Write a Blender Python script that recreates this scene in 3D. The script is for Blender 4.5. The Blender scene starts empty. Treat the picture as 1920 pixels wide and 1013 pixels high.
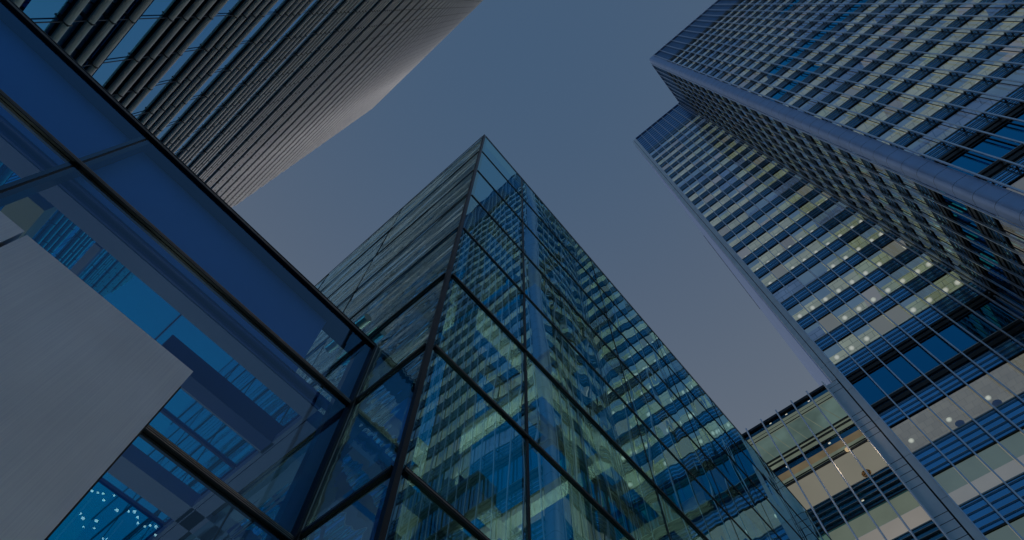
import bpy, math, random
from mathutils import Matrix, Vector
random.seed(7)
SC = bpy.context.scene
COL = SC.collection
EYE = 1.6                                   # eye height; heights below are above the ground = measured + EYE

# ------------------------------------------------------------------ camera
cam_d = bpy.data.cameras.new('camera')
cam = bpy.data.objects.new('camera', cam_d)
COL.objects.link(cam)
RX = Vector((0.75467646, 0.65564798, 0.02427277))
DN = Vector((-0.58332374, 0.68744421, -0.43261285))
FW = Vector((-0.30032792, 0.31232385, 0.90125299))
m = Matrix.Identity(4)
for i in range(3):
    m[i][0] = RX[i]; m[i][1] = -DN[i]; m[i][2] = -FW[i]
m[0][3], m[1][3], m[2][3] = 0, 0, EYE
cam.matrix_world = m
cam_d.sensor_width = 36
cam_d.lens = 22.7673
cam_d.shift_x = 0.010757
cam_d.shift_y = 0.044600
cam_d.clip_start = 0.05
cam_d.clip_end = 3000
SC.camera = cam

# ------------------------------------------------------------------ sky, sun, exposure
W = bpy.data.worlds.new('World')
SC.world = W
W.use_nodes = True
nt = W.node_tree
nt.nodes.clear()
def wn(t): return nt.nodes.new(t)
tc = wn('ShaderNodeTexCoord'); sep = wn('ShaderNodeSeparateXYZ'); ramp = wn('ShaderNodeValToRGB')
nt.links.new(tc.outputs['Generated'], sep.inputs[0])
nt.links.new(sep.outputs['Z'], ramp.inputs[0])
els = ramp.color_ramp.elements
els[0].position = 0.0; els[0].color = (.30, .31, .32, 1)
els[1].position = 1.0; els[1].color = (.056, .104, .182, 1)
for p_, c_ in ((.3, (.25, .26, .275)), (.55, (.17, .19, .218)), (.77, (.118, .146, .192)), (.90, (.084, .120, .182))):
    e_ = els.new(p_); e_.color = (*c_, 1)
sky = wn('ShaderNodeTexSky'); sky.sky_type = 'NISHITA'; sky.sun_disc = False
SUN_EL, SUN_AZ = math.radians(6), math.radians(126)          # azimuth measured from +X towards +Y
sky.sun_elevation = SUN_EL; sky.sun_rotation = math.radians(90) - SUN_AZ
skm = wn('ShaderNodeMixRGB'); skm.blend_type = 'ADD'; skm.inputs[0].default_value = .004
dt = wn('ShaderNodeVectorMath'); dt.operation = 'DOT_PRODUCT'; dt.inputs[1].default_value = (.35, -.94, 0)
nt.links.new(tc.outputs['Generated'], dt.inputs[0])
mr = wn('ShaderNodeMapRange'); mr.interpolation_type = 'SMOOTHSTEP'; mr.inputs['From Min'].default_value = .2; mr.inputs['From Max'].default_value = .62
nt.links.new(dt.outputs['Value'], mr.inputs['Value'])
ew = wn('ShaderNodeMixRGB'); ew.inputs[2].default_value = (.042, .098, .182, 1)     # the dusk side of the sky, away from the afterglow
nt.links.new(mr.outputs[0], ew.inputs[0]); nt.links.new(ramp.outputs[0], ew.inputs[1])
nt.links.new(ew.outputs[0], skm.inputs[1]); nt.links.new(sky.outputs[0], skm.inputs[2])
bg = wn('ShaderNodeBackground'); bg.inputs[1].default_value = 1.0
nt.links.new(skm.outputs[0], bg.inputs[0])
wo = wn('ShaderNodeOutputWorld'); nt.links.new(bg.outputs[0], wo.inputs[0])

sun_d = bpy.data.lights.new('sun', 'SUN'); sun_d.energy = .34; sun_d.angle = math.radians(14); sun_d.color = (1, .94, .97)
sun = bpy.data.objects.new('sun', sun_d); COL.objects.link(sun)
sd = Vector((math.cos(SUN_EL) * math.cos(SUN_AZ), math.cos(SUN_EL) * math.sin(SUN_AZ), math.sin(SUN_EL)))
sun.rotation_euler = sd.to_track_quat('Z', 'Y').to_euler()

SC.view_settings.view_transform = 'Standard'
SC.view_settings.look = 'None'
SC.view_settings.exposure = 0
SC.view_settings.gamma = 1
SC.cycles.max_bounces = 10
SC.cycles.transparent_max_bounces = 24
SC.cycles.glossy_bounces = 6
SC.cycles.caustics_reflective = False
SC.cycles.caustics_refractive = False
SC.cycles.sample_clamp_indirect = 4

# ------------------------------------------------------------------ materials
def newmat(name):
    mt = bpy.data.materials.new(name); mt.use_nodes = True
    t = mt.node_tree; t.nodes.clear()
    o = t.nodes.new('ShaderNodeOutputMaterial')
    return mt, t, o
def noise_bump(t, scale, dist, stretch=(1, 1, 1), detail=2.0, strength=1.0, rnd=True, rough=.5):
    c = t.nodes.new('ShaderNodeTexCoord')
    mp = t.nodes.new('ShaderNodeMapping'); mp.inputs['Scale'].default_value = stretch
    t.links.new(c.outputs['Object'], mp.inputs[0])
    if rnd:
        oi = t.nodes.new('ShaderNodeObjectInfo')
        mu = t.nodes.new('ShaderNodeMath'); mu.operation = 'MULTIPLY'; mu.inputs[1].default_value = 60
        t.links.new(oi.outputs['Random'], mu.inputs[0])
        cb = t.nodes.new('ShaderNodeCombineXYZ')
        for k in range(3): t.links.new(mu.outputs[0], cb.inputs[k])
        t.links.new(cb.outputs[0], mp.inputs['Location'])
    n = t.nodes.new('ShaderNodeTexNoise'); n.inputs['Scale'].default_value = scale
    n.inputs['Detail'].default_value = detail; n.inputs['Roughness'].default_value = rough
    t.links.new(mp.outputs[0], n.inputs['Vector'])
    b = t.nodes.new('ShaderNodeBump'); b.inputs['Strength'].default_value = strength
    b.inputs['Distance'].default_value = dist
    t.links.new(n.outputs[0], b.inputs['Height'])
    return b, n
def glass(name, refl, trans, base, power, scale=.8, dist=.004, stretch=(1, 1, 1), detail=1.5, gain=1.0, rough=0.0):
    """one coated sheet: see-through tinted, mirror-like and more so at a glancing angle"""
    mt, t, o = newmat(name)
    b, _ = noise_bump(t, scale, dist, stretch, detail)
    g = t.nodes.new('ShaderNodeBsdfGlossy'); g.inputs['Color'].default_value = (*refl, 1); g.inputs['Roughness'].default_value = rough
    t.links.new(b.outputs[0], g.inputs['Normal'])
    tr = t.nodes.new('ShaderNodeBsdfTransparent'); tr.inputs[0].default_value = (*trans, 1)
    lw = t.nodes.new('ShaderNodeLayerWeight'); lw.inputs[0].default_value = .5
    pw = t.nodes.new('ShaderNodeMath'); pw.operation = 'POWER'; pw.inputs[1].default_value = power
    t.links.new(lw.outputs['Facing'], pw.inputs[0])
    ma = t.nodes.new('ShaderNodeMath'); ma.operation = 'MULTIPLY_ADD'; ma.use_clamp = True
    ma.inputs[1].default_value = gain; ma.inputs[2].default_value = base
    t.links.new(pw.outputs[0], ma.inputs[0])
    mx = t.nodes.new('ShaderNodeMixShader')
    t.links.new(ma.outputs[0], mx.inputs[0]); t.links.new(tr.outputs[0], mx.inputs[1]); t.links.new(g.outputs[0], mx.inputs[2])
    t.links.new(mx.outputs[0], o.inputs[0])
    return mt
def solid(name, col, rough=.5, metal=0.0, var=.12, vscale=3.0, stretch=(1, 1, 1), bump=0.0, bscale=6.0, spec=.5):
    mt, t, o = newmat(name)
    p = t.nodes.new('ShaderNodeBsdfPrincipled')
    p.inputs['Roughness'].default_value = rough; p.inputs['Metallic'].default_value = metal
    p.inputs['Specular IOR Level'].default_value = spec
    c = t.nodes.new('ShaderNodeTexCoord'); mp = t.nodes.new('ShaderNodeMapping'); mp.inputs['Scale'].default_value = stretch
    t.links.new(c.outputs['Object'], mp.inputs[0])
    n = t.nodes.new('ShaderNodeTexNoise'); n.inputs['Scale'].default_value = vscale; n.inputs['Detail'].default_value = 4
    t.links.new(mp.outputs[0], n.inputs['Vector'])
    r = t.nodes.new('ShaderNodeValToRGB')
    r.color_ramp.elements[0].position = .3; r.color_ramp.elements[1].position = .7
    r.color_ramp.elements[0].color = (*[x * (1 - var) for x in col], 1)
    r.color_ramp.elements[1].color = (*[min(1, x * (1 + var)) for x in col], 1)
    t.links.new(n.outputs[0], r.inputs[0]); t.links.new(r.outputs[0], p.inputs['Base Color'])
    if bump:
        b, _ = noise_bump(t, bscale, bump, stretch)
        t.links.new(b.outputs[0], p.inputs['Normal'])
    t.links.new(p.outputs[0], o.inputs[0])
    return mt
def lit(name, col, strength=1.0, var=.25, vscale=.5, dash=None):
    """a lamp, or a ceiling, blind or wall with its room light put in as emission"""
    mt, t, o = newmat(name)
    e = t.nodes.new('ShaderNodeEmission'); e.inputs[1].default_value = strength
    c = t.nodes.new('ShaderNodeTexCoord')
    n = t.nodes.new('ShaderNodeTexNoise'); n.inputs['Scale'].default_value = vscale; n.inputs['Detail'].default_value = 3
    t.links.new(c.outputs['Object'], n.inputs['Vector'])
    r = t.nodes.new('ShaderNodeValToRGB')
    r.color_ramp.elements[0].position = .3; r.color_ramp.elements[1].position = .7
    r.color_ramp.elements[0].color = (*[x * (1 - var) for x in col], 1)
    r.color_ramp.elements[1].color = (*[x * (1 + var * .5) for x in col], 1)
    t.links.new(n.outputs[0], r.inputs[0])
    out = r.outputs[0]
    if dash:                                   # ceiling grid and dark slots between its tiles
        bk = t.nodes.new('ShaderNodeTexBrick'); bk.inputs['Scale'].default_value = 1
        bk.inputs['Brick Width'].default_value = dash[0]; bk.inputs['Row Height'].default_value = dash[1]
        bk.inputs['Mortar Size'].default_value = dash[2]; bk.inputs['Mortar Smooth'].default_value = .2
        bk.inputs['Color1'].default_value = (1, 1, 1, 1); bk.inputs['Color2'].default_value = (.86, .86, .86, 1)
        bk.inputs['Mortar'].default_value = (.45, .45, .42, 1)
        t.links.new(c.outputs['Object'], bk.inputs['Vector'])
        mx = t.nodes.new('ShaderNodeMixRGB'); mx.blend_type = 'MULTIPLY'; mx.inputs[0].default_value = 1
        t.links.new(out, mx.inputs[1]); t.links.new(bk.outputs[0], mx.inputs[2]); out = mx.outputs[0]
    t.links.new(out, e.inputs[0]); t.links.new(e.outputs[0], o.inputs[0])
    return mt

M = {}
M['spandrel'] = solid('blue spandrel glass', (.17, .54, .90), .09, .88, .10, .3, bump=.004, bscale=.8)
M['spandrel_green'] = solid('green grey spandrel glass', (.10, .28, .38), .07, 1.0, .15, .3, bump=.004, bscale=.8)
M['mech'] = solid('plant room louvre panel', (.10, .36, .70), .30, .9, .15, .6)
M['window'] = glass('tower window glass', (.30, .62, .95), (.88, .96, .98), .17, 2.6, .7, .003)
M['window_dark'] = glass('dark tower window glass', (.03, .44, .78), (.30, .45, .60), .55, 2.0, .5, .002)
M['mullion'] = solid('pale steel mullion', (.80, .84, .92), .34, .8, .08, 2)
M['blade'] = solid('anodised sunshade blade', (.52, .50, .46), .4, .7, .1, 2)
M['bracket'] = solid('black bracket steel', (.03, .035, .045), .5, .3)
M['frame_dark'] = solid('dark window frame', (.035, .045, .06), .4, .4)
M['clad'] = solid('blue grey metal cladding', (.44, .57, .82), .45, .65, .06, .8)
M['clad_light'] = solid('pale grey column cladding', (.88, .93, .98), .5, .45, .05, .8)
M['clad_side'] = solid('blue side cladding', (.42, .55, .86), .42, .8, .07, .5, (1, .3, 1))
M['joint'] = solid('black joint', (.02, .022, .028), .6)
M['brown'] = solid('dark bronze floor band', (.045, .040, .036), .4, .4)
M['concrete'] = solid('concrete core', (.16, .17, .19), .8)
M['ceil_lit'] = lit('lit office ceiling', (.255, .272, .200), 1, .2, .35, (1.2, .6, .025))
M['ceil_green'] = lit('greenish lit office ceiling', (.215, .245, .155), 1, .3, .35, (1.2, .6, .03))
M['ceil_dim'] = lit('dim office ceiling', (.075, .11, .18), 1, .35, .4, (1.2, .6, .03))
M['ceil_off'] = solid('unlit office ceiling', (.05, .07, .10), .9)
M['ceil_white'] = lit('white lit ceiling', (.205, .195, .180), 1, .08, .4)
M['ceil_cafe'] = lit('warm canteen ceiling', (.165, .155, .128), 1, .10, .5, (.6, .6, .008))
M['blind_green'] = lit('grey green roller blind', (.100, .125, .102), 1, .10, .6)  # blinds: room light shining through is put in as emission
M['blind_grey'] = lit('blue grey roller blind', (.090, .135, .180), 1, .16, .5)
M['blind_cream'] = lit('cream roller blind', (.165, .160, .130), 1, .06, .3)
M['lamp'] = lit('ceiling lamp', (.62, .60, .50), 1, 0)
def halo_lamp():  # ceiling downlight; its soft halo is painted as emission fading towards the rim
    mt, t, o = newmat('downlight with painted halo')
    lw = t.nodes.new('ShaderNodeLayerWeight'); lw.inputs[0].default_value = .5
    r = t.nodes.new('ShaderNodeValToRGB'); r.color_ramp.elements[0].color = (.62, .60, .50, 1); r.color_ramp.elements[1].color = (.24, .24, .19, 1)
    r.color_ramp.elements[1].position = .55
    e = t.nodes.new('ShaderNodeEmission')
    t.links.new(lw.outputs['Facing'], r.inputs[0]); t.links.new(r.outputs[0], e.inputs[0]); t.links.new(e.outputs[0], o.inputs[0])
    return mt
M['halo_lamp'] = halo_lamp()
M['lamp_strong'] = lit('strong office lamp', (1, .90, .60), 6, 0)
M['lamp_warm'] = lit('warm ceiling lamp', (.46, .34, .19), 1, 0)
M['wall_dim'] = lit('dim room wall', (.04, .05, .055), 1, .4, .3)
M['louvre'] = solid('brushed aluminium sunshade tube', (.90, .92, .97), .55, .2, .1, 1.5, (.3, 1, 1))
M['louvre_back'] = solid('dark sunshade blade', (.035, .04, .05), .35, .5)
M['tower_glass'] = solid('tower strip glass', (.06, .56, .96), .04, 1.0, .06, .2, bump=.002, bscale=.5)
M['tower_spandrel'] = solid('dark tower spandrel', (.04, .30, .66), .08, 1.0, .3, .5)
M['rod'] = solid('dark steel rod', (.10, .12, .15), .4, .8)
M['frame'] = solid('bronze black pavilion frame', (.026, .029, .036), .36, .5, .2, 3)
M['frame_edge'] = solid('bronze frame edge', (.34, .30, .27), .35, .9, .2, 3)
M['post'] = solid('dark blue corner post', (.03, .05, .12), .3, .6, .2, 2)
M['interior_beam'] = solid('painted steel beam', (.46, .46, .42), .55, 0, .08, 1)
M['pav_glass_right'] = glass('pavilion glass', (.56, .88, .90), (.45, .92, .92), .10, 1.3, .85, .0095, (1, 1, .35), 1.5, .92)
M['pav_glass_left'] = glass('wavy pavilion glass', (.56, .84, .92), (.34, .66, .72), .34, 1.25, 2.6, .036, (.14, 1, .8), 2.0, .75)
M['wing_glass'] = glass('wing glass', (.26, .56, .92), (.74, .94, 1), .08, 2.2, .5, .002, (1, 1, 1), 1.0, .75)
M['roof_glass'] = glass('teal roof glass', (.20, .55, .80), (.05, .60, .82), .08, 1.4, .9, .004, (1, 1, 1), 1.0, .8)
def roof_glass_mat():
    mt, t, o = newmat('teal fritted roof glass')
    tr = t.nodes.new('ShaderNodeBsdfTransparent'); tr.inputs[0].default_value = (.0, .72, 1, 1)
    tl = t.nodes.new('ShaderNodeBsdfTranslucent')
    n = t.nodes.new('ShaderNodeTexNoise'); n.inputs['Scale'].default_value = 1.3; n.inputs['Detail'].default_value = 3
    c = t.nodes.new('ShaderNodeTexCoord'); t.links.new(c.outputs['Object'], n.inputs['Vector'])
    r = t.nodes.new('ShaderNodeValToRGB'); r.color_ramp.elements[0].color = (.0, .46, .80, 1); r.color_ramp.elements[1].color = (.02, .72, .98, 1)
    t.links.new(n.outputs[0], r.inputs[0]); t.links.new(r.outputs[0], tl.inputs[0])
    g = t.nodes.new('ShaderNodeBsdfGlossy'); g.inputs[0].default_value = (.5, .8, .9, 1); g.inputs[1].default_value = .03
    m1 = t.nodes.new('ShaderNodeMixShader'); m1.inputs[0].default_value = .18
    t.links.new(tr.outputs[0], m1.inputs[1]); t.links.new(tl.outputs[0], m1.inputs[2])
    m2 = t.nodes.new('ShaderNodeMixShader'); m2.inputs[0].default_value = 0
    t.links.new(m1.outputs[0], m2.inputs[1]); t.links.new(g.outputs[0], m2.inputs[2]); t.links.new(m2.outputs[0], o.inputs[0])
    return mt
M['roof_glass'] = roof_glass_mat()
M['blue_panel'] = solid('blue back painted panel', (.020, .22, .82), .55, 0, .08, .8)
M['navy_panel'] = solid('navy soffit panel', (.004, .045, .32), .5, 0, .15, .8)
M['wing_beam'] = solid('blue grey soffit', (.24, .29, .60), .55, 0, .06, .8)
M['pipe'] = solid('galvanised pipe', (.35, .36, .32), .4, .8)
M['pave'] = solid('granite paving', (.20, .20, .205), .6, 0, .15, 2)
M['chair_purple'] = solid('plum chair shell', (.95, .68, .82), .6)
M['chair_blue'] = solid('navy seat', (.25, .32, .80), .6)
M['chair_orange'] = solid('orange chair shell', (.55, .26, .06), .5)

def brushed():
    mt, t, o = newmat('brushed steel')
    p = t.nodes.new('ShaderNodeBsdfPrincipled'); p.inputs['Metallic'].default_value = .65
    p.inputs['Roughness'].default_value = .48
    c = t.nodes.new('ShaderNodeTexCoord'); mp = t.nodes.new('ShaderNodeMapping'); mp.inputs['Scale'].default_value = (1, 220, 2.2)
    t.links.new(c.outputs['Object'], mp.inputs[0])
    n = t.nodes.new('ShaderNodeTexNoise'); n.inputs['Scale'].default_value = 1; n.inputs['Detail'].default_value = 5
    t.links.new(mp.outputs[0], n.inputs['Vector'])
    n2 = t.nodes.new('ShaderNodeTexNoise'); n2.inputs['Scale'].default_value = 2.2; n2.inputs['Detail'].default_value = 3
    t.links.new(c.outputs['Object'], n2.inputs['Vector'])
    r = t.nodes.new('ShaderNodeValToRGB'); r.color_ramp.elements[0].position = .25; r.color_ramp.elements[1].position = .75
    r.color_ramp.elements[0].color = (.76, .80, .90, 1); r.color_ramp.elements[1].color = (.90, .94, 1, 1)
    t.links.new(n.outputs[0], r.inputs[0])
    mx = t.nodes.new('ShaderNodeMixRGB'); mx.blend_type = 'MULTIPLY'; mx.inputs[0].default_value = .25
    t.links.new(r.outputs[0], mx.inputs[1]); t.links.new(n2.outputs[0], mx.inputs[2])
    t.links.new(mx.outputs[0], p.inputs['Base Color'])
    b = t.nodes.new('ShaderNodeBump'); b.inputs['Strength'].default_value = .35; b.inputs['Distance'].default_value = .0006
    t.links.new(n.outputs[0], b.inputs['Height']); t.links.new(b.outputs[0], p.inputs['Normal'])
    t.links.new(p.outputs[0], o.inputs[0])
    return mt
M['brushed'] = brushed()

# ------------------------------------------------------------------ mesh helpers
class MB:
    """collects boxes, tubes and quads; build() links them as ONE mesh object"""
    def __init__(s): s.v, s.f, s.mi, s.mats = [], [], [], []
    def mat(s, k):
        if k not in s.mats: s.mats.append(k)
        return s.mats.index(k)
    def quad(s, pts, k):
        n = len(s.v); s.v += [tuple(p) for p in pts]; s.f.append(tuple(range(n, n + len(pts)))); s.mi.append(s.mat(k)); return s
    def box(s, x0, x1, y0, y1, z0, z1, k):
        if x0 > x1: x0, x1 = x1, x0
        if y0 > y1: y0, y1 = y1, y0
        if z0 > z1: z0, z1 = z1, z0
        n = len(s.v)
        s.v += [(x0, y0, z0), (x1, y0, z0), (x1, y1, z0), (x0, y1, z0), (x0, y0, z1), (x1, y0, z1), (x1, y1, z1), (x0, y1, z1)]
        for f in ((0, 3, 2, 1), (4, 5, 6, 7), (0, 1, 5, 4), (1, 2, 6, 5), (2, 3, 7, 6), (3, 0, 4, 7)):
            s.f.append(tuple(n + i for i in f)); s.mi.append(s.mat(k))
        return s
    def tube(s, a, b, r, k, seg=10, caps=True):
        a, b = Vector(a), Vector(b); d = (b - a).normalized()
        u = d.orthogonal().normalized(); w = d.cross(u)
        n = len(s.v)
        for e in (a, b):
            for i in range(seg):
                q = 2 * math.pi * i / seg
                s.v.append(tuple(e + u * r * math.cos(q) + w * r * math.sin(q)))
        for i in range(seg):
            j = (i + 1) % seg
            s.f.append((n + i, n + j, n + seg + j, n + seg + i)); s.mi.append(s.mat(k))
        if caps:
            s.f.append(tuple(n + i for i in reversed(range(seg)))); s.mi.append(s.mat(k))
            s.f.append(tuple(n + seg + i for i in range(seg))); s.mi.append(s.mat(k))
        return s
    def globe(s, c, r, k, seg=12, rings=6):
        n = len(s.v)
        for j in range(rings + 1):
            q = -math.pi / 2 * (1 - j / rings)
            for i in range(seg):
                a = 2 * math.pi * i / seg
                s.v.append((c[0] + r * math.cos(q) * math.cos(a), c[1] + r * math.cos(q) * math.sin(a), c[2] + r * math.sin(q)))
        for j in range(rings):
            for i in range(seg):
                s.f.append((n + j * seg + i, n + j * seg + (i + 1) % seg, n + (j + 1) * seg + (i + 1) % seg, n + (j + 1) * seg + i)); s.mi.append(s.mat(k))
        return s
    def build(s, name, parent=None, smooth=False):
        me = bpy.data.meshes.new(name); me.from_pydata(s.v, [], s.f)
        for k in s.mats: me.materials.append(M[k])
        me.polygons.foreach_set('material_index', s.mi)
        if smooth: me.polygons.foreach_set('use_smooth', [True] * len(s.f))
        me.update()
        o = bpy.data.objects.new(name, me); COL.objects.link(o)
        if parent is not None: put(o, parent)
        return o
ROOT = {}
def put(o, parent):
    """parent while keeping the mesh where it was built"""
    o.parent = parent
    q = parent; loc = Vector((0, 0, 0))
    while q is not None:
        loc += q.location if q.type == 'EMPTY' else Vector((0, 0, 0)); q = q.parent
    o.matrix_parent_inverse = Matrix.Translation(-loc)
def thing(name, label, cat, loc, group=None):
    o = bpy.data.objects.new(name, None); COL.objects.link(o); o.location = loc
    o.empty_display_size = .5
    o['label'] = label; o['category'] = cat
    if group: o['group'] = group
    return o
def B(*a, **k): return MB().box(*a)

# ------------------------------------------------------------------ the ground
g = MB().box(-400, 400, -400, 400, -1.0, 0.0, 'pave').build('ground'); g['kind'] = 'structure'

# ------------------------------------------------------------------ curtain wall of the office towers
class Face:
    """a facade plane; u runs along it, d is outwards.  axis 'y': plane y=c facing -Y; axis 'x': plane x=c facing -X"""
    def __init__(s, axis, c): s.axis, s.c = axis, c
    def P(s, u, d, z): return (u, s.c - d, z) if s.axis == 'y' else (s.c - d, u, z)
    def box(s, mb, u0, u1, d0, d1, z0, z1, k):
        a, b = s.P(u0, d0, z0), s.P(u1, d1, z1); mb.box(a[0], b[0], a[1], b[1], a[2], b[2], k)
    def quad(s, mb, u0, u1, d, z0, z1, k):       # facing outwards
        pts = [s.P(u0, d, z0), s.P(u1, d, z0), s.P(u1, d, z1), s.P(u0, d, z1)]
        if s.axis == 'x': pts.reverse()
        mb.quad(pts, k)
    def ceil(s, mb, u0, u1, d0, d1, z, k):
        pts = [s.P(u0, d0, z), s.P(u0, d1, z), s.P(u1, d1, z), s.P(u1, d0, z)]
        mb.quad(pts, k)

Z_FLOORS = []                                   # (window bottom, window top, kind)
def floors():
    fl = []
    b = 31.25
    fl.append((31.25, 34.0, 'white'))
    fl.append((36.4, 39.35, 'cafe'))
    fl.append((42.2, 45.3, 'plain'))
    for i in range(21): fl.append((48.4 + 4.2 * i, 48.4 + 4.2 * i + 2.45, 'office'))
    low = [(26.1, 28.85, 'white'), (20.95, 23.7, 'white'), (15.8, 18.55, 'white'), (10.65, 13.4, 'white'), (5.5, 8.25, 'white'), (.35, 3.1, 'cafe')]
    return sorted(low + fl)
def spans(fl, bottom, top):
    out = []; z = bottom
    for b, t, k in fl:
        out.append((z, b)); z = t
    out.append((z, top)); return out

WIN_CAND = []                                   # windows wait here until the nearest hundred are known
def pattern(nb, nf, seed, plit=.62, run=3, blockoff=()):
    """which bays are lit on each floor, in runs like rooms"""
    rg = random.Random(seed); res = []
    for f in range(nf):
        row = []; base = rg.random()
        while len(row) < nb:
            L = rg.choice((1, 2, 2, 3, 4, 5, 7)); v = rg.random() * .7 + base * .3
            st = 'lit' if v < plit else ('dim' if v < plit + .24 else 'off')
            row += [st] * L
        res.append(row[:nb])
    return res

def curtain(root, face, edges, fl, seed, zmech, ztop, kind, plit=.6, fins=True, dark_below=None, sub_mats=None, lamps=True, ustart=None, uend=None):
    """bays between consecutive edges; one part per storey band, mullion and ceiling; windows one by one"""
    nb = len(edges) - 1
    pat = pattern(nb, len(fl), seed, plit)
    rg = random.Random(seed + 5)
    u0, u1 = edges[0], edges[-1]
    sp = spans(fl, -EYE, zmech)
    for (z0, z1) in sp:
        if z1 - z0 < .3: continue
        a, b = z0 + EYE, z1 + EYE
        mb = MB()
        key = 'spandrel' if sub_mats is None else sub_mats(z0)
        face.box(mb, u0, u1, 0, -.12, a, b, key)
        face.box(mb, u0, u1, .06, -.14, a, a + .10, 'frame_dark')       # window head below the band
        face.box(mb, u0, u1, .06, -.14, b - .09, b, 'blade')            # sill above it
        n = 3 if (b - a) < 2.0 else 4
        if 39.2 < z0 < 40 or 45.2 < z0 < 46:                            # plant storey: dark recessed bands
            if z0 < 42:
                face.box(mb, u0, u1, .14, 0, a + 1.75, a + 2.15, 'brown'); face.box(mb, u0, u1, .12, 0, b - .42, b - .14, 'brown')
                rows = [.45, .95, 1.45]
            else:
                face.box(mb, u0, u1, .14, 0, a + .25, a + .6, 'brown'); face.box(mb, u0, u1, .12, 0, a + .85, a + 1.1, 'brown')
                rows = [1.5, 2.0, 2.5]
        else:
            rows = [(b - a) * (i + .75) / (n + .3) for i in range(n)]
        for h in rows:
            if h < b - a - .12: face.box(mb, u0, u1, .10, .03, a + h, a + h + .03, 'blade')
        o = mb.build('spandrel', root)
    if ztop > zmech:
        mb = MB(); face.box(mb, u0, u1, 0, -.12, zmech + EYE, ztop + EYE, 'mech')
        z = zmech + 1.0
        while z < ztop:
            face.box(mb, u0, u1, .06, 0, z + EYE, z + EYE + .06, 'frame_dark'); z += 1.55
        face.box(mb, u0, u1, .25, -.3, ztop + EYE, ztop + EYE + .35, 'clad')
        mb.build('plant_room_wall', root)
    # ceilings, blinds, windows
    for fi, (b, t, kd) in enumerate(fl):
        zb, zt = b + EYE, t + EYE
        cm = MB()
        face.ceil(cm, u0, u1, -5.0, -5.001, zt, 'ceil_off')
        face.quad(cm, u0, u1, -5.0, zb, zt, 'wall_dim' if kd != 'plain' else 'ceil_off')
        face.ceil(cm, u0, u1, -.12, -5.0, zb - .02, 'concrete')
        stg = pat[fi]
        for bi in range(nb):
            a0, a1 = edges[bi], edges[bi + 1]
            st = stg[bi]
            if kd == 'plain': st = 'off'
            if kd in ('white', 'cafe'): st = 'lit' if rg.random() < .93 else 'dim'
            ck = {'lit': 'ceil_lit', 'dim': 'ceil_dim', 'off': 'ceil_off'}[st]
            if st == 'lit':
                if kd == 'white': ck = 'ceil_white'
                elif kd == 'cafe': ck = 'ceil_cafe'
                elif rg.random() < .16: ck = rg.choice(('ceil_green', 'ceil_cafe', 'ceil_white'))
                elif kind == 'return' or (kind == 'recess' and a0 > 9.3 - (b - 48) * .02): ck = 'ceil_green'
            face.ceil(cm, a0, a1, -.13, -5.0, zt, ck)
            wm = MB()
            w0, w1 = a0 + .05, a1 - .05
            face.quad(wm, w0, w1, -.03, zb, zt, 'window' if st != 'off' else 'window_dark')
            H = zt - zb
            if kd == 'white':
                face.quad(wm, w0, w1, -.10, zb + H * .42, zt, 'blind_green')
            elif kd == 'office' and st == 'lit':
                q = rg.random()
                if q < .55: face.quad(wm, w0, w1, -.10, zt - H * rg.choice((.22, .3, .36, .42, .42, .48, .6)), zt, 'blind_grey')
                elif q < .62: face.quad(wm, w0, w1, -.10, zb + H * .1, zt, 'blind_cream')
            elif kd == 'office' and st == 'dim':
                if rg.random() < .5: face.quad(wm, w0, w1, -.10, zt - H * rg.choice((.3, .5, .8)), zt, 'blind_grey')
            cen = Vector(face.P((a0 + a1) / 2, 0, (zb + zt) / 2))
            WIN_CAND.append(((cen - Vector((0, 0, EYE))).length / (1 if kind != 'return' else .45), wm, root))
            # downlights sit in the ceiling about a metre and a half behind the glass
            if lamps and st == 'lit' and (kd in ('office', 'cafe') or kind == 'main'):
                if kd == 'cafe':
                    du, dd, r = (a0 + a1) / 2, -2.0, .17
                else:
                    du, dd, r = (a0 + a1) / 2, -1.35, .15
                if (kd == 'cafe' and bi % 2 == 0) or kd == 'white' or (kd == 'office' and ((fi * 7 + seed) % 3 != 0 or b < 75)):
                    q = face.P(du, dd, zt - .01); cm.globe(q, r * (1.25 if kd == 'cafe' else 1.75), 'halo_lamp')
        cm.build('storey_ceiling', root)
    # mullion fins
    for i, u in enumerate(edges):
        if ustart is not None and u < ustart - .01: continue
        mb = MB()
        top = (ztop if ztop > zmech else zmech) + EYE + .5
        if kind == 'recess':
            face.box(mb, u - .045, u + .045, .34, .16, 0, top, 'mullion'); face.box(mb, u - .02, u + .02, .16, -.02, 0, top, 'frame_dark')
        else:
            dd = .50 if kind == 'main' else .30
            face.box(mb, u - .05, u + .05, dd, dd - .12, 0, top, 'mullion'); face.box(mb, u - .015, u + .015, .06, -.02, 0, top, 'frame_dark')
            nq = 2 if kind == 'main' else 2; hw = .05 if kind == 'main' else .02
            for (z0, z1) in sp:
                if z1 < 24: continue
                for q in range(nq):
                    zz = z0 + (z1 - z0) * (q + .5) / nq + EYE
                    face.box(mb, u - hw, u + hw, dd - .10, .02, zz - .02, zz + .02, 'bracket')
        mb.build('mullion', root)

# ------------------------------------------------------------------ office tower on the right
RT = thing('office_tower', 'tall blue glass office tower with lit windows and a stepped corner', 'office tower', (20, 45, 0))
FL = floors()
XT = 14.5                                       # plane of the return wall
main = Face('y', 26.82); ret = Face('x', XT); rec = Face('y', 38.6)
curtain(RT, main, [15.6 + 1.49 * i for i in range(16)], FL, 11, 137, 151, 'main', .62)
curtain(RT, ret, [27.7 + 1.45 * i for i in range(8)] + [38.56], FL, 23, 137, 151, 'return', .97)
def rmat(z): return 'spandrel'
curtain(RT, rec, [2.36 + 1.43 * i for i in range(9)] + [14.46], FL, 37, 137, 151, 'recess', .72)
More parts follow.
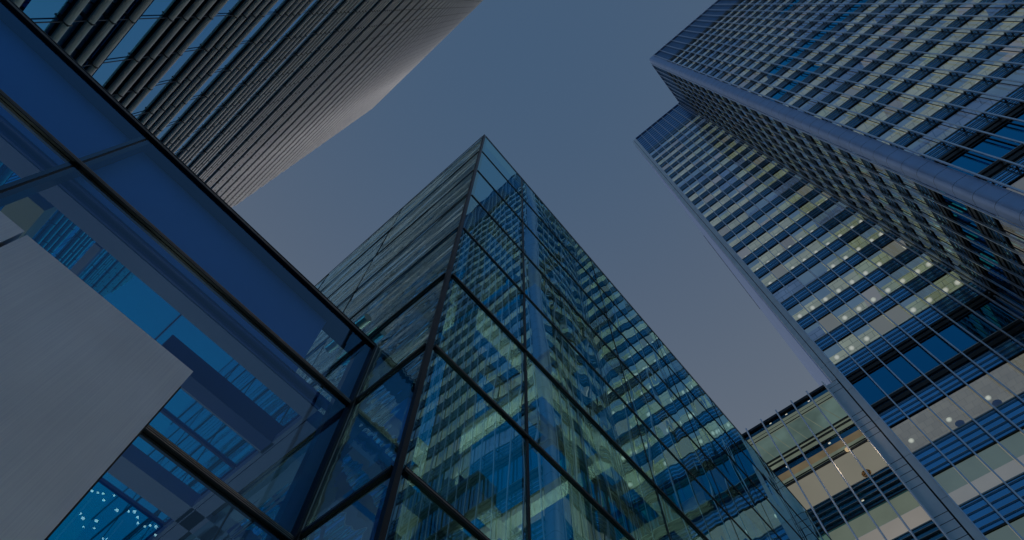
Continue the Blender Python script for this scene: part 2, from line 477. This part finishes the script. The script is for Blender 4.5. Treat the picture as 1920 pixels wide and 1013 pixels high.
# structure behind the glass, kept clear of the rooms
MB().box(20.2, 37.8, 32.1, 60, 0, 152, 'concrete').build('core_wall', RT)
MB().box(2.6, 19, 44.2, 60, 0, 152, 'concrete').build('core_wall', RT)
MB().box(14.6, 37.9, 27.0, 60, 152.62, 152.9, 'mech').build('roof', RT)
# rounded corner cladding
mb = MB()
N = 7
pts = [(15.55, 26.62), (14.95, 26.62)]
for i in range(N + 1):
    q = math.radians(270 - 90 * i / N); pts.append((14.85 + .5 * math.cos(q), 27.12 + .5 * math.sin(q)))
pts += [(14.35, 27.65), (14.6, 27.65), (15.55, 27.2)]
z = 0.0; zz = [0]
while z < 153: z += 2.1; zz.append(min(z, 153))
for a, b in zip(zz, zz[1:]):
    n = len(mb.v)
    for q in (a + .03, b): mb.v += [(x, y, q) for x, y in pts]
    k = len(pts)
    for i in range(k):
        j = (i + 1) % k
        mb.f.append((n + i, n + j, n + k + j, n + k + i)); mb.mi.append(mb.mat('clad'))
    mb.f.append(tuple(n + i for i in range(k))[::-1]); mb.mi.append(mb.mat('joint'))
    mb.f.append(tuple(n + k + i for i in range(k))); mb.mi.append(mb.mat('joint'))
mb.box(14.55, 15.45, 26.72, 27.5, 0, 152.9, 'joint')
mb.build('corner_cladding', RT)
# corner column of the recessed front and the long side wall behind it
mb = MB()
z = 0.0
while z < 152.5:
    z1 = min(z + 4.2, 152.6)
    mb.box(1.86, 2.33, 38.36, 39.2, z + .03, z1, 'clad_light')
    if z1 > 48.3: mb.box(1.36, 1.80, 38.48, 39.2, max(z, 48.2) + .03, z1, 'clad_light')
    z = z1
mb.box(1.84, 2.30, 38.45, 39.15, 0, 152.6, 'joint'); mb.box(1.38, 1.86, 38.60, 39.1, 48.3, 152.6, 'joint')
mb.build('corner_cladding', RT)
mb = MB(); mb.box(.86, 1.76, 38.50, 39.2, 0, 48.2, 'clad_light')
for j in (46.08, 45.39, 42.08, 41.43, 40.7, 40.03, 39.4, 36.38, 35.73, 35.1, 34.45, 33.8, 31.2, 30.55, 29.9, 29.25, 28.6):
    mb.box(.858, 1.762, 38.497, 38.6, j + EYE - .022, j + EYE + .022, 'joint')
mb.box(.80, .86, 38.34, 39, 0, 48.3, 'mullion'); mb.box(1.762, 1.838, 38.62, 39.0, 0, 48.2, 'joint')
mb.build('corner_cladding', RT)
mb = MB(); mb.box(1.28, 1.9, 39.2, 128, 0, 150.8, 'clad_side'); mb.build('side_wall', RT)
mb = MB()
for i in range(14): mb.box(1.19, 1.28, 67 + i * 1.83, 68.4 + i * 1.83, 150.4, 150.75, 'joint')
mb.box(1.22, 1.28, 67, 92.2, 150.3, 150.5, 'joint')
mb.build('roof_rail', RT)

# ------------------------------------------------------------------ low block beside the tower
LB = thing('low_office_block', 'low glazed block with warm lit top floors beside the tower foot', 'building', (-12, 44, 0))
lf = Face('y', 38.6)
ed = [.77 - 1.47 * i for i in range(22)][::-1]
u0, u1 = ed[0], .80
mb = MB(); lf.box(mb, u0, u1, .18, -.2, 46.55 + EYE, 46.82 + EYE, 'frame_dark')
lf.box(mb, u0, u1, 0, -.3, 45.95 + EYE, 46.55 + EYE, 'spandrel_green'); mb.build('parapet', LB)
mb = MB(); lf.box(mb, u0, u1, .04, -.2, 45.25 + EYE, 45.95 + EYE, 'blind_green'); lf.box(mb, u0, u1, .06, .0, 45.56 + EYE, 45.6 + EYE, 'frame_dark')
lf.box(mb, u0, u1, .06, .0, 45.2 + EYE, 45.25 + EYE, 'frame_dark'); mb.build('cornice', LB)
M['green_glass'] = lit('pale green glazing lit from within', (.078, .122, .112), 1, .35, .45)
M['ochre'] = lit('ochre lit ceiling', (.125, .100, .062), 1, .3, .6)
M['pale'] = lit('pale lit strip', (.11, .135, .105), 1, .25, .7)
def storey(z0, z1, k, name, inset=-.1):
    m_ = MB(); lf.quad(m_, u0, u1, inset, z0 + EYE, z1 + EYE, k)
    return m_
mb = storey(42.5, 45.2, 'green_glass', '')
lf.box(mb, u0, u1, .05, -.1, 42.42 + EYE, 42.5 + EYE, 'frame_dark'); mb.build('top_storey_glazing', LB)
mb = storey(41.45, 42.42, 'pale', ''); lf.box(mb, u0, u1, .06, -.1, 42.0 + EYE, 42.07 + EYE, 'frame_dark'); lf.box(mb, u0, u1, .06, -.1, 41.35 + EYE, 41.45 + EYE, 'frame_dark'); mb.build('floor_edge', LB)
mb = storey(39.35, 41.35, 'ochre', '')
lf.quad(mb, u0, u1, -.05, 40.75 + EYE, 41.35 + EYE, 'spandrel_green'); lf.quad(mb, u0, u1, -.05, 39.55 + EYE, 40.05 + EYE, 'pale')
lf.box(mb, u0, u1, .06, -.1, 39.35 + EYE, 39.48 + EYE, 'frame_dark'); lf.box(mb, u0, u1, .05, -.1, 39.62 + EYE, 39.66 + EYE, 'frame_dark'); mb.build('floor_edge', LB)
mb = MB(); lf.quad(mb, u0, u1, -.9, 36.40 + EYE, 39.35 + EYE, 'blind_cream'); lf.ceil(mb, u0, u1, -.1, -.9, 39.35 + EYE, 'blind_cream'); lf.ceil(mb, u0, u1, -.1, -.9, 36.38 + EYE, 'ceil_off'); lf.box(mb, u0, u1, .05, -.12, 36.38 + EYE, 36.45 + EYE, 'blade'); mb.build('window_blinds', LB)
def low_sp(z0, z1):
    m_ = MB(); lf.box(m_, u0, u1, 0, -.12, z0 + EYE, z1 + EYE, 'spandrel_green')
    for i in range(4):
        h = z0 + (z1 - z0) * (i + .7) / 4.4; lf.box(m_, u0, u1, .18, .02, h + EYE, h + EYE + .045, 'blade')
    lf.box(m_, u0, u1, .06, 0, z0 + EYE, z0 + EYE + .12, 'frame_dark'); m_.build('spandrel', LB)
low_sp(34.0, 36.38)
b = 31.25
while b > -1:
    mb = MB(); lf.quad(mb, u0, u1, -.12, b + 1.35 + EYE, b + 2.75 + EYE, 'blind_green'); lf.quad(mb, u0, u1, -.14, b + EYE, b + 1.35 + EYE, 'ceil_white')
    lf.box(mb, u0, u1, .05, -.12, b + EYE - .07, b + EYE, 'blade'); mb.build('window_blinds', LB)
    low_sp(max(b - 2.4, -EYE), b - .07); b -= 5.15
for i, u in enumerate(ed):
    mb = MB(); mb.tube((u, 38.3, 0), (u, 38.3, 47.05 + EYE), .075, 'mullion', 8)
    lf.box(mb, u - .02, u + .02, .2, -.02, 0, 46.5 + EYE, 'frame_dark')
    mb.build('mullion', LB)
for i in range(len(ed) - 1):                    # slender wind braces in the top storey
    a = ed[i]
    mb = MB(); mb.tube((a + .1, 38.66, 45.2 + EYE), (a + .9, 38.66, 42.5 + EYE), .03, 'pale', 6); mb.build('wind_brace', LB)
for i, (u, zz_) in enumerate([(-1.0, 46.2), (-3.1, 46.25), (-4.6, 46.3), (-1.6, 41.0), (-5.2, 41.1), (-2.0, 34.9)]):
    mb = MB(); lf.box(mb, u - .09, u + .09, .02, -.04, zz_ + EYE - .03, zz_ + EYE + .04, 'lamp'); mb.build('reading_light', LB)
mb = MB(); c = lf.P(-.83, .16, 39.4 + EYE); mb.tube((c[0], c[1] - .06, c[2]), (c[0], c[1] + .1, c[2]), .16, 'lamp_warm', 14); mb.build('floodlight', LB)
ld = bpy.data.lights.new('floodlight_glow', 'POINT'); ld.energy = 38; ld.color = (1, .72, .42); ld.shadow_soft_size = .35
lo = bpy.data.objects.new('floodlight_glow', ld); COL.objects.link(lo); lo.location = (-.83, 37.3, 39.6 + EYE)

# chairs standing at the canteen windows
def chair(x, z, shell, label, y=38.95, s=.78):
    t = thing('round_backed_chair', label, 'chair', (x, y, z), 'round-backed chairs at the lit windows')
    m_ = MB(); seg = 18
    ring = [(x + .36 * s * math.cos(2 * math.pi * i / seg), z + .78 * s + .36 * s * math.sin(2 * math.pi * i / seg)) for i in range(seg)]
    n = len(m_.v)
    m_.v += [(a, y - .03, b) for a, b in ring] + [(a, y + .03, b) for a, b in ring]
    m_.f.append(tuple(n + i for i in range(seg))); m_.mi.append(m_.mat(shell))
    m_.f.append(tuple(n + seg + i for i in reversed(range(seg)))); m_.mi.append(0)
    for i in range(seg):
        j = (i + 1) % seg; m_.f.append((n + j, n + i, n + seg + i, n + seg + j)); m_.mi.append(0)
    m_.build('backrest', t)
    MB().box(x - .28 * s, x + .28 * s, y + .04, y + .5, z + .38 * s, z + .45 * s, 'chair_blue').build('seat', t)
    for sx in (-.25, .22):
        for sy in (.07, .45):
            MB().tube((x + sx * s, y + sy, z), (x + sx * s, y + sy, z + .38 * s), .018, 'rod', 6).build('leg', t)
    return t
zf = 36.4 + EYE - .02
chair(8.55, zf, 'chair_purple', 'plum round-backed chair behind the canteen window nearest the right edge')
chair(6.0, zf, 'chair_purple', 'plum round-backed chair left of the other plum chair in the canteen windows')
chair(-.75, zf - .05, 'chair_orange', 'orange round-backed chair under the bright warm light in the low block', 38.85, .9)

# flush the windows: the hundred nearest as parts, the rest of the tower as one part
WIN_CAND.sort(key=lambda w: w[0])

rest = {}
for i, (d_, wm, root_) in enumerate(WIN_CAND):
    if i < 100: wm.build('window', root_)
    else:
        r_ = rest.setdefault(root_.name, (MB(), root_))[0]
        n = len(r_.v); r_.v += wm.v
        for f, k in zip(wm.f, wm.mi): r_.f.append(tuple(n + q for q in f)); r_.mi.append(r_.mat(wm.mats[k]))
for k, (r_, root_) in rest.items():
    o = r_.build('window', root_); o['kind'] = 'stuff'

# ------------------------------------------------------------------ louvred tower on the left
LT = thing('louvred_tower', 'tall tower wrapped in rows of silvery horizontal sunshade tubes', 'office tower', (-17, -14, 0))
YF = -5.5; YG = -5.74
X0, X1 = -38.1, -4.45
lfl = [12.2 + 4.15 * k for k in range(-3, 33)]          # bottom of each clear glass strip
MB().box(X0 + .5, X1, YG - 24, YG - .12, 0, 147 + EYE, 'concrete').build('core_wall', LT)
sh = []
for fi, z in enumerate(lfl):
    if z + EYE < 0: z = -EYE + .01
    za = z + EYE
    mb = MB(); mb.box(X0 + .3, X1, YG - .1, YF - .07, za + .04, za + 1.06, 'tower_glass'); mb.build('strip_window', LT)
    mb = MB(); mb.box(X0 + .3, X1, YG - .11, YG - .01, za + 1.04, za + 4.21, 'tower_spandrel')
    mb.box(X0 + .3, X1, YG - .02, YG + .03, za + 1.04, za + 1.12, 'louvre_back'); mb.build('spandrel', LT)
    for i in range(4):
        zz_ = za + 1.36 + .78 * i
        mb = MB()
        x0 = X0 + (.0, .12, .02, .16)[(i + fi) % 4]
        mb.box(x0, X1, YF - .15, YF - .03, zz_ + .03, zz_ + .055, 'louvre_back'); mb.tube((x0, YF - .06, zz_ + .26), (X1, YF - .06, zz_ + .26), .03, 'louvre_back', 8)
        mb.tube((x0, YF, zz_), (X1, YF, zz_), .072, 'louvre', 14)
        # brackets behind the tube at every rod
        x = -5.35
        while x > X0:
            mb.box(x - .015, x + .015, YG, YF + .076, zz_ - .076, zz_ + .08, 'bracket'); x -= 1.46
        sh.append((zz_, mb))
for i, (z, mb) in enumerate(sh):
    if i < 99: mb.build('louvre', LT, True)
top = MB()
for z, mb in sh[99:]:
    n = len(top.v); top.v += mb.v
    for f, k in zip(mb.f, mb.mi): top.f.append(tuple(n + q for q in f)); top.mi.append(top.mat(mb.mats[k]))
o = top.build('louvre', LT, True); o['kind'] = 'stuff'
x = -5.35
while x > X0:
    MB().tube((x, YF - .03, 0), (x, YF - .03, 147), .014, 'rod', 6).build('hanger_rod', LT); x -= 1.46
MB().box(X0, X1, YG - 24, YF - .1, 147.4 + EYE, 147.9 + EYE, 'louvre').build('roof', LT)

# ------------------------------------------------------------------ glass pavilion in the middle
XC, YC, TOP = -2.502, 1.656, 16.30
GP = thing('glass_pavilion', 'frameless-looking glass pavilion with a sharp corner mirroring the lit tower', 'glass building', (XC - 4, YC + 12, 0))
HT = [TOP - 1.815 * k for k in range(0, 10)]             # transom heights above the eye
HT = [h for h in HT if h > -1.4]
YM = [YC, 3.08, 5.93, 8.8, 11.65, 14.5, 17.35, 20.2, 23.05, 25.9, 28.75]
XM = [XC, -5.35, -8.2, -11.05, -13.9]
hs = [-EYE] + HT[::-1]
for i in range(len(YM) - 1):
    for a, b in zip(hs, hs[1:]):
        mb = MB(); y0, y1 = YM[i] + .008, YM[i + 1] - .008
        ta, tb = (random.random() - .5) * .0035, (random.random() - .5) * .0040      # every pane hangs a hair out of true
        ym, zm = (y0 + y1) / 2, (a + b) / 2
        mb.quad([(XC + ta * (y - ym) + tb * (z - zm), y, z + EYE) for y, z in ((y0, a + .01), (y1, a + .01), (y1, b - .01), (y0, b - .01))], 'pav_glass_right')
        mb.build('glass_pane', GP)
for i in range(len(XM) - 1):
    for a, b in zip(hs, hs[1:]):
        mb = MB(); x0, x1 = XM[i + 1] + .008, XM[i] - .008
        ta, tb = (random.random() - .5) * .005, (random.random() - .5) * .006
        xm, zm = (x0 + x1) / 2, (a + b) / 2
        mb.quad([(x, YC + ta * (x - xm) + tb * (z - zm), z + EYE) for x, z in ((x0, a + .01), (x1, a + .01), (x1, b - .01), (x0, b - .01))], 'pav_glass_left')
        mb.build('glass_pane', GP)
YE, XE = YM[-1], XM[-1]
for h in HT[:]:
    z = h + EYE
    r_ = .020 if h > TOP - .1 else .026
    dp = .012 if h > 8 else .024
    mb = MB(); mb.box(XC + .004, XC + dp, YC + .05, YE, z - r_, z + r_, 'frame'); mb.box(XC + dp, XC + dp + .004, YC + .05, YE, z - r_ * .2, z + r_ * .3, 'frame_edge')
    mb.box(XC - .022, XC - .004, YC + .05, YE, z - .018, z + .018, 'frame'); mb.build('transom', GP)
    mb = MB(); mb.box(XE, XC - .05, YC - dp, YC - .004, z - r_, z + r_, 'frame'); mb.box(XE, XC - .05, YC - dp - .004, YC - dp, z - r_ * .2, z + r_ * .3, 'frame_edge')
    mb.box(XE, XC - .05, YC + .004, YC + .022, z - .018, z + .018, 'frame'); mb.build('transom', GP)
# corner post: dark strip each side of the glazed arris
mb = MB(); mb.box(XC - .034, XC + .014, YC - .014, YC + .034, 0, TOP + EYE, 'frame')
mb.box(XC - .11, XC - .036, YC + .004, YC + .03, 0, TOP + EYE, 'post'); mb.box(XC - .03, XC - .004, YC + .036, YC + .11, 0, TOP + EYE, 'post'); mb.build('corner_post', GP)
for i, y in enumerate(YM[1:-1]):
    mb = MB()
    if i == 0: mb.box(XC - .05, XC + .008, y - .02, y + .02, 0, TOP + EYE, 'frame')
    else: mb.box(XC - .02, XC + .006, y - .008, y + .008, 0, TOP + EYE, 'joint')
    mb.build('mullion', GP)
for x in XM[1:-1]:
    MB().box(x - .01, x + .01, YC - .006, YC + .02, 0, TOP + EYE, 'joint').build('mullion', GP)
# steel frame inside: columns and a waffle of beams
for lv, h in enumerate((15.9, 10.5, 5.05)):
    z = h + EYE
    for x in (-3.75, -6.65):
        MB().box(x - .15, x + .15, YC + .5, YE - .2, z - .30, z, 'interior_beam').build('floor_beam', GP)
    y = YC + 1.35
    while y < YE - .5:
        MB().box(-7.4, -2.95, y - .14, y + .14, z - .26, z - .004, 'interior_beam').build('cross_beam', GP); y += 1.43 * (1.5 if y < 8 else 2)
for y in (3.05, 5.93, 11.65, 17.35, 23.05):
    MB().box(-3.88, -3.62, y - .13, y + .13, 0, 15.55 + EYE, 'interior_beam').build('column', GP)
    MB().box(-6.8, -6.5, y - .13, y + .13, 0, 15.55 + EYE, 'interior_beam').build('column', GP)
MB().box(XE + .3, XC - .15, YC + .15, YE - .2, TOP + EYE - .06, TOP + EYE - .03, 'roof_glass').build('roof_glazing', GP)
# galvanised tube that sticks out of the left wall above the wing
pp = MB(); pp.tube((-3.93, YC - .11, 7.70 + EYE), (-4.75, YC - .11, 7.80 + EYE), .062, 'pipe', 16); pp.build('flue_pipe', GP, False)

# ------------------------------------------------------------------ lower entrance wing on the left
XW, WT = -3.555, 6.52
GW = thing('entrance_wing', 'low blue glass entrance wing joined to the pavilion side', 'glass building', (XW - 4, -1.7, 0))
YW0 = -4.67
ly = [YC - .02, -1.50, YW0]
lz = [WT, 5.34, 3.53, 1.72, -EYE]
for i in range(2):
    for j in range(len(lz) - 1):
        mb = MB(); y1, y0 = ly[i] - .01, ly[i + 1] + .01; a, b = lz[j + 1] + EYE, lz[j] + EYE
        mb.quad([(XW, y0, a + .01), (XW, y1, a + .01), (XW, y1, b - .01), (XW, y0, b - .01)], 'wing_glass')
        mb.build('glass_pane', GW)
for j, h in enumerate(lz[:-1]):
    z = h + EYE; mb = MB()
    r_ = .020 if j == 0 else .028
    mb.box(XW + .004, XW + .028, YW0, YC - .04, z - r_, z + r_, 'frame')
    for q in (-.5, .1, .6): mb.box(XW + .028, XW + .032, YW0, YC - .04, z + r_ * q - .003, z + r_ * q + .003, 'frame_edge')
    if j == 0: mb.box(XW - .30, XW + .036, YW0, YC - .04, z + .022, z + .036, 'frame')
    mb.box(XW - .05, XW - .004, YW0, YC - .04, z - .03, z + .02, 'frame')
    mb.build('transom', GW)
mb = MB(); mb.box(XW - .14, XW - .008, -1.545, -1.455, 0, WT + EYE, 'frame'); mb.build('mullion', GW)
mb = MB(); mb.box(XW - .06, XW + .05, YC - .05, YC + .0, 0, WT + EYE, 'frame'); mb.box(XW - .16, XW - .06, YC - .17, YC - .05, 0, WT + EYE, 'post')
mb.box(XW + .05, XW + .058, YC - .028, YC - .018, 0, WT + EYE, 'frame_edge'); mb.build('corner_post', GW)
# blue lining behind the top row of panes
mb = MB(); mb.box(XW - .22, XW - .16, YW0, YC - .62, 5.38 + EYE, WT + EYE - .02, 'blue_panel'); mb.build('fascia_panel', GW)
zr = 5.3 + EYE
mb = MB(); mb.box(-3.80, XW - .17, YW0, YC - .05, zr + .05, zr + .10, 'navy_panel'); mb.build('soffit', GW)
def wb(name, x0, x1, y0, y1, d=.2, k='wing_beam', up=.0):
    return MB().box(x0, x1, y0, y1, zr - up, zr + d, k).build(name, GW)
wb('ceiling_beam', -4.0, -3.82, YW0, 1.45, .06)
wb('ceiling_beam', -3.802, -3.78, YW0, 1.45, .03, 'navy_panel', .01)
wb('ceiling_beam', -4.64, -4.47, .0, 1.44, .3, 'navy_panel')
wb('ceiling_beam', -4.66, -4.64, .0, 1.44, .3, 'wing_beam')
wb('ceiling_beam', -6.10, -5.80, YW0, 4.0, .2)
wb('ceiling_beam', -8.2, -7.95, YW0, 4.0, .2)
wb('cross_beam', -9.5, -4.0, 1.46, 1.60, .25)
wb('cross_beam', -9.5, -4.0, 1.41, 1.45, .12)
wb('cross_beam', -9.5, -4.1, 2.0, 2.35, .3, 'interior_beam')
wb('cross_beam', -9.5, -4.1, -1.70, -1.45, .25, 'interior_beam')
wb('cross_beam', -9.5, -4.02, -1.00, -.93, .1)
# coated glass roof in strips
x = -4.0
while x > -9.4:
    y = YW0
    while y < 1.4:
        y2 = min(y + 1.53, 1.45)
        mb = MB(); mb.box(x - 1.3, x - .01, y + .004, y2 - .004, zr + .32, zr + .335, 'roof_glass'); mb.build('roof_glazing', GW)
        MB().box(x - 1.285, x - .01, y2 - .008, y2 + .008, zr + .30, zr + .345, 'navy_panel').build('glazing_bar', GW)
        y = y2
    MB().box(x - 1.32, x - 1.29, YW0, 1.45, zr + .29, zr + .345, 'navy_panel').build('glazing_bar', GW)
    x -= 1.31

# ------------------------------------------------------------------ brushed steel wall in the foreground
PW = thing('brushed_steel_wall', 'brushed steel clad wall end in front of the blue wing', 'wall', (-2.6, -1.9, 0))
for (y0, y1, zt) in ((-.812, .212, 3.005), (-1.86, -.832, 3.015), (-2.90, -1.88, 3.015), (-3.94, -2.92, 3.015)):
    bx = MB().box(-2.58, -2.5, y0, y1, .03, zt + EYE, 'brushed')
    bx.build('steel_panel', PW)
MB().box(-2.72, -2.59, -3.94, .228, 0, 2.96 + EYE, 'joint').build('backing_frame', PW)

# ------------------------------------------------------------------ pendants added in the pavilion and the wing to brighten the beams
LAMPS = [(-5.3, 4.2, 9.3), (-5.3, 4.2, 6.0), (-5.3, 3.6, 3.0), (-5.3, 8.0, 9.3), (-5.3, 8.0, 6.0), (-5.3, 8.0, 3.0), (-5.3, 13, 9.3), (-5.3, 13, 6.0), (-5.3, 13, 3.0), (-5.2, -.6, 3.2), (-5.2, -3.0, 3.2), (-7.0, .9, 3.2)]
for i, (x, y, h) in enumerate(LAMPS):
    par = GP if i < 9 else GW
    mb = MB(); mb.tube((x, y, h + EYE), (x, y, h + EYE + .12), .07, 'frame_dark', 12); mb.tube((x, y, h + EYE - .012), (x, y, h + EYE - .002), .055, 'lamp', 12)
    mb.tube((x, y, h + EYE + .12), (x, y, h + EYE + .9), .008, 'rod', 6); mb.build('added_pendant', par)
    ld = bpy.data.lights.new('added_pendant_light', 'POINT'); ld.energy = 52 if i < 9 else 12; ld.color = (.95, 1, .82); ld.shadow_soft_size = .3
    lo = bpy.data.objects.new('added_pendant_light', ld); COL.objects.link(lo); lo.location = (x, y, h + EYE - .35)

# ------------------------------------------------------------------ dark office block across the square, mirrored in the wing
EB = thing('dark_office_block', 'dark office block dotted with small lamps, mirrored in the lower wing panes', 'office building', (64, 4, 0))
ef = Face('x', 60)
MB().box(60.3, 75, -14, 15, 0, 56, 'concrete').build('core_wall', EB)
rg = random.Random(3)
z = .2
while z < 55:
    mb = MB(); ef.box(mb, -14, 15, 0, -.3, z, z + 1.5, 'spandrel_green'); mb.build('spandrel', EB)
    mb = MB(); ef.quad(mb, -14, 15, -.06, z + 1.5, z + 3.9, 'window_dark'); mb.build('window_band', EB)
    mb = MB()
    for i in range(50):
        if rg.random() < .7:
            u = -13.5 + i * .57 + rg.random() * .3; h = z + 3.5 - rg.random() * 1.6; q = .09 + rg.random() * .09
            ef.box(mb, u - q, u + q, .0, -.04, h - q, h + q, 'lamp_strong')
    if mb.v: mb.build('ceiling_lamp_row', EB)
    z += 3.9
for i in range(8):
    mb = MB(); ef.box(mb, -14 + i * 4.1 - .1, -14 + i * 4.1 + .1, .3, 0, 0, 56, 'mullion'); mb.build('mullion', EB)
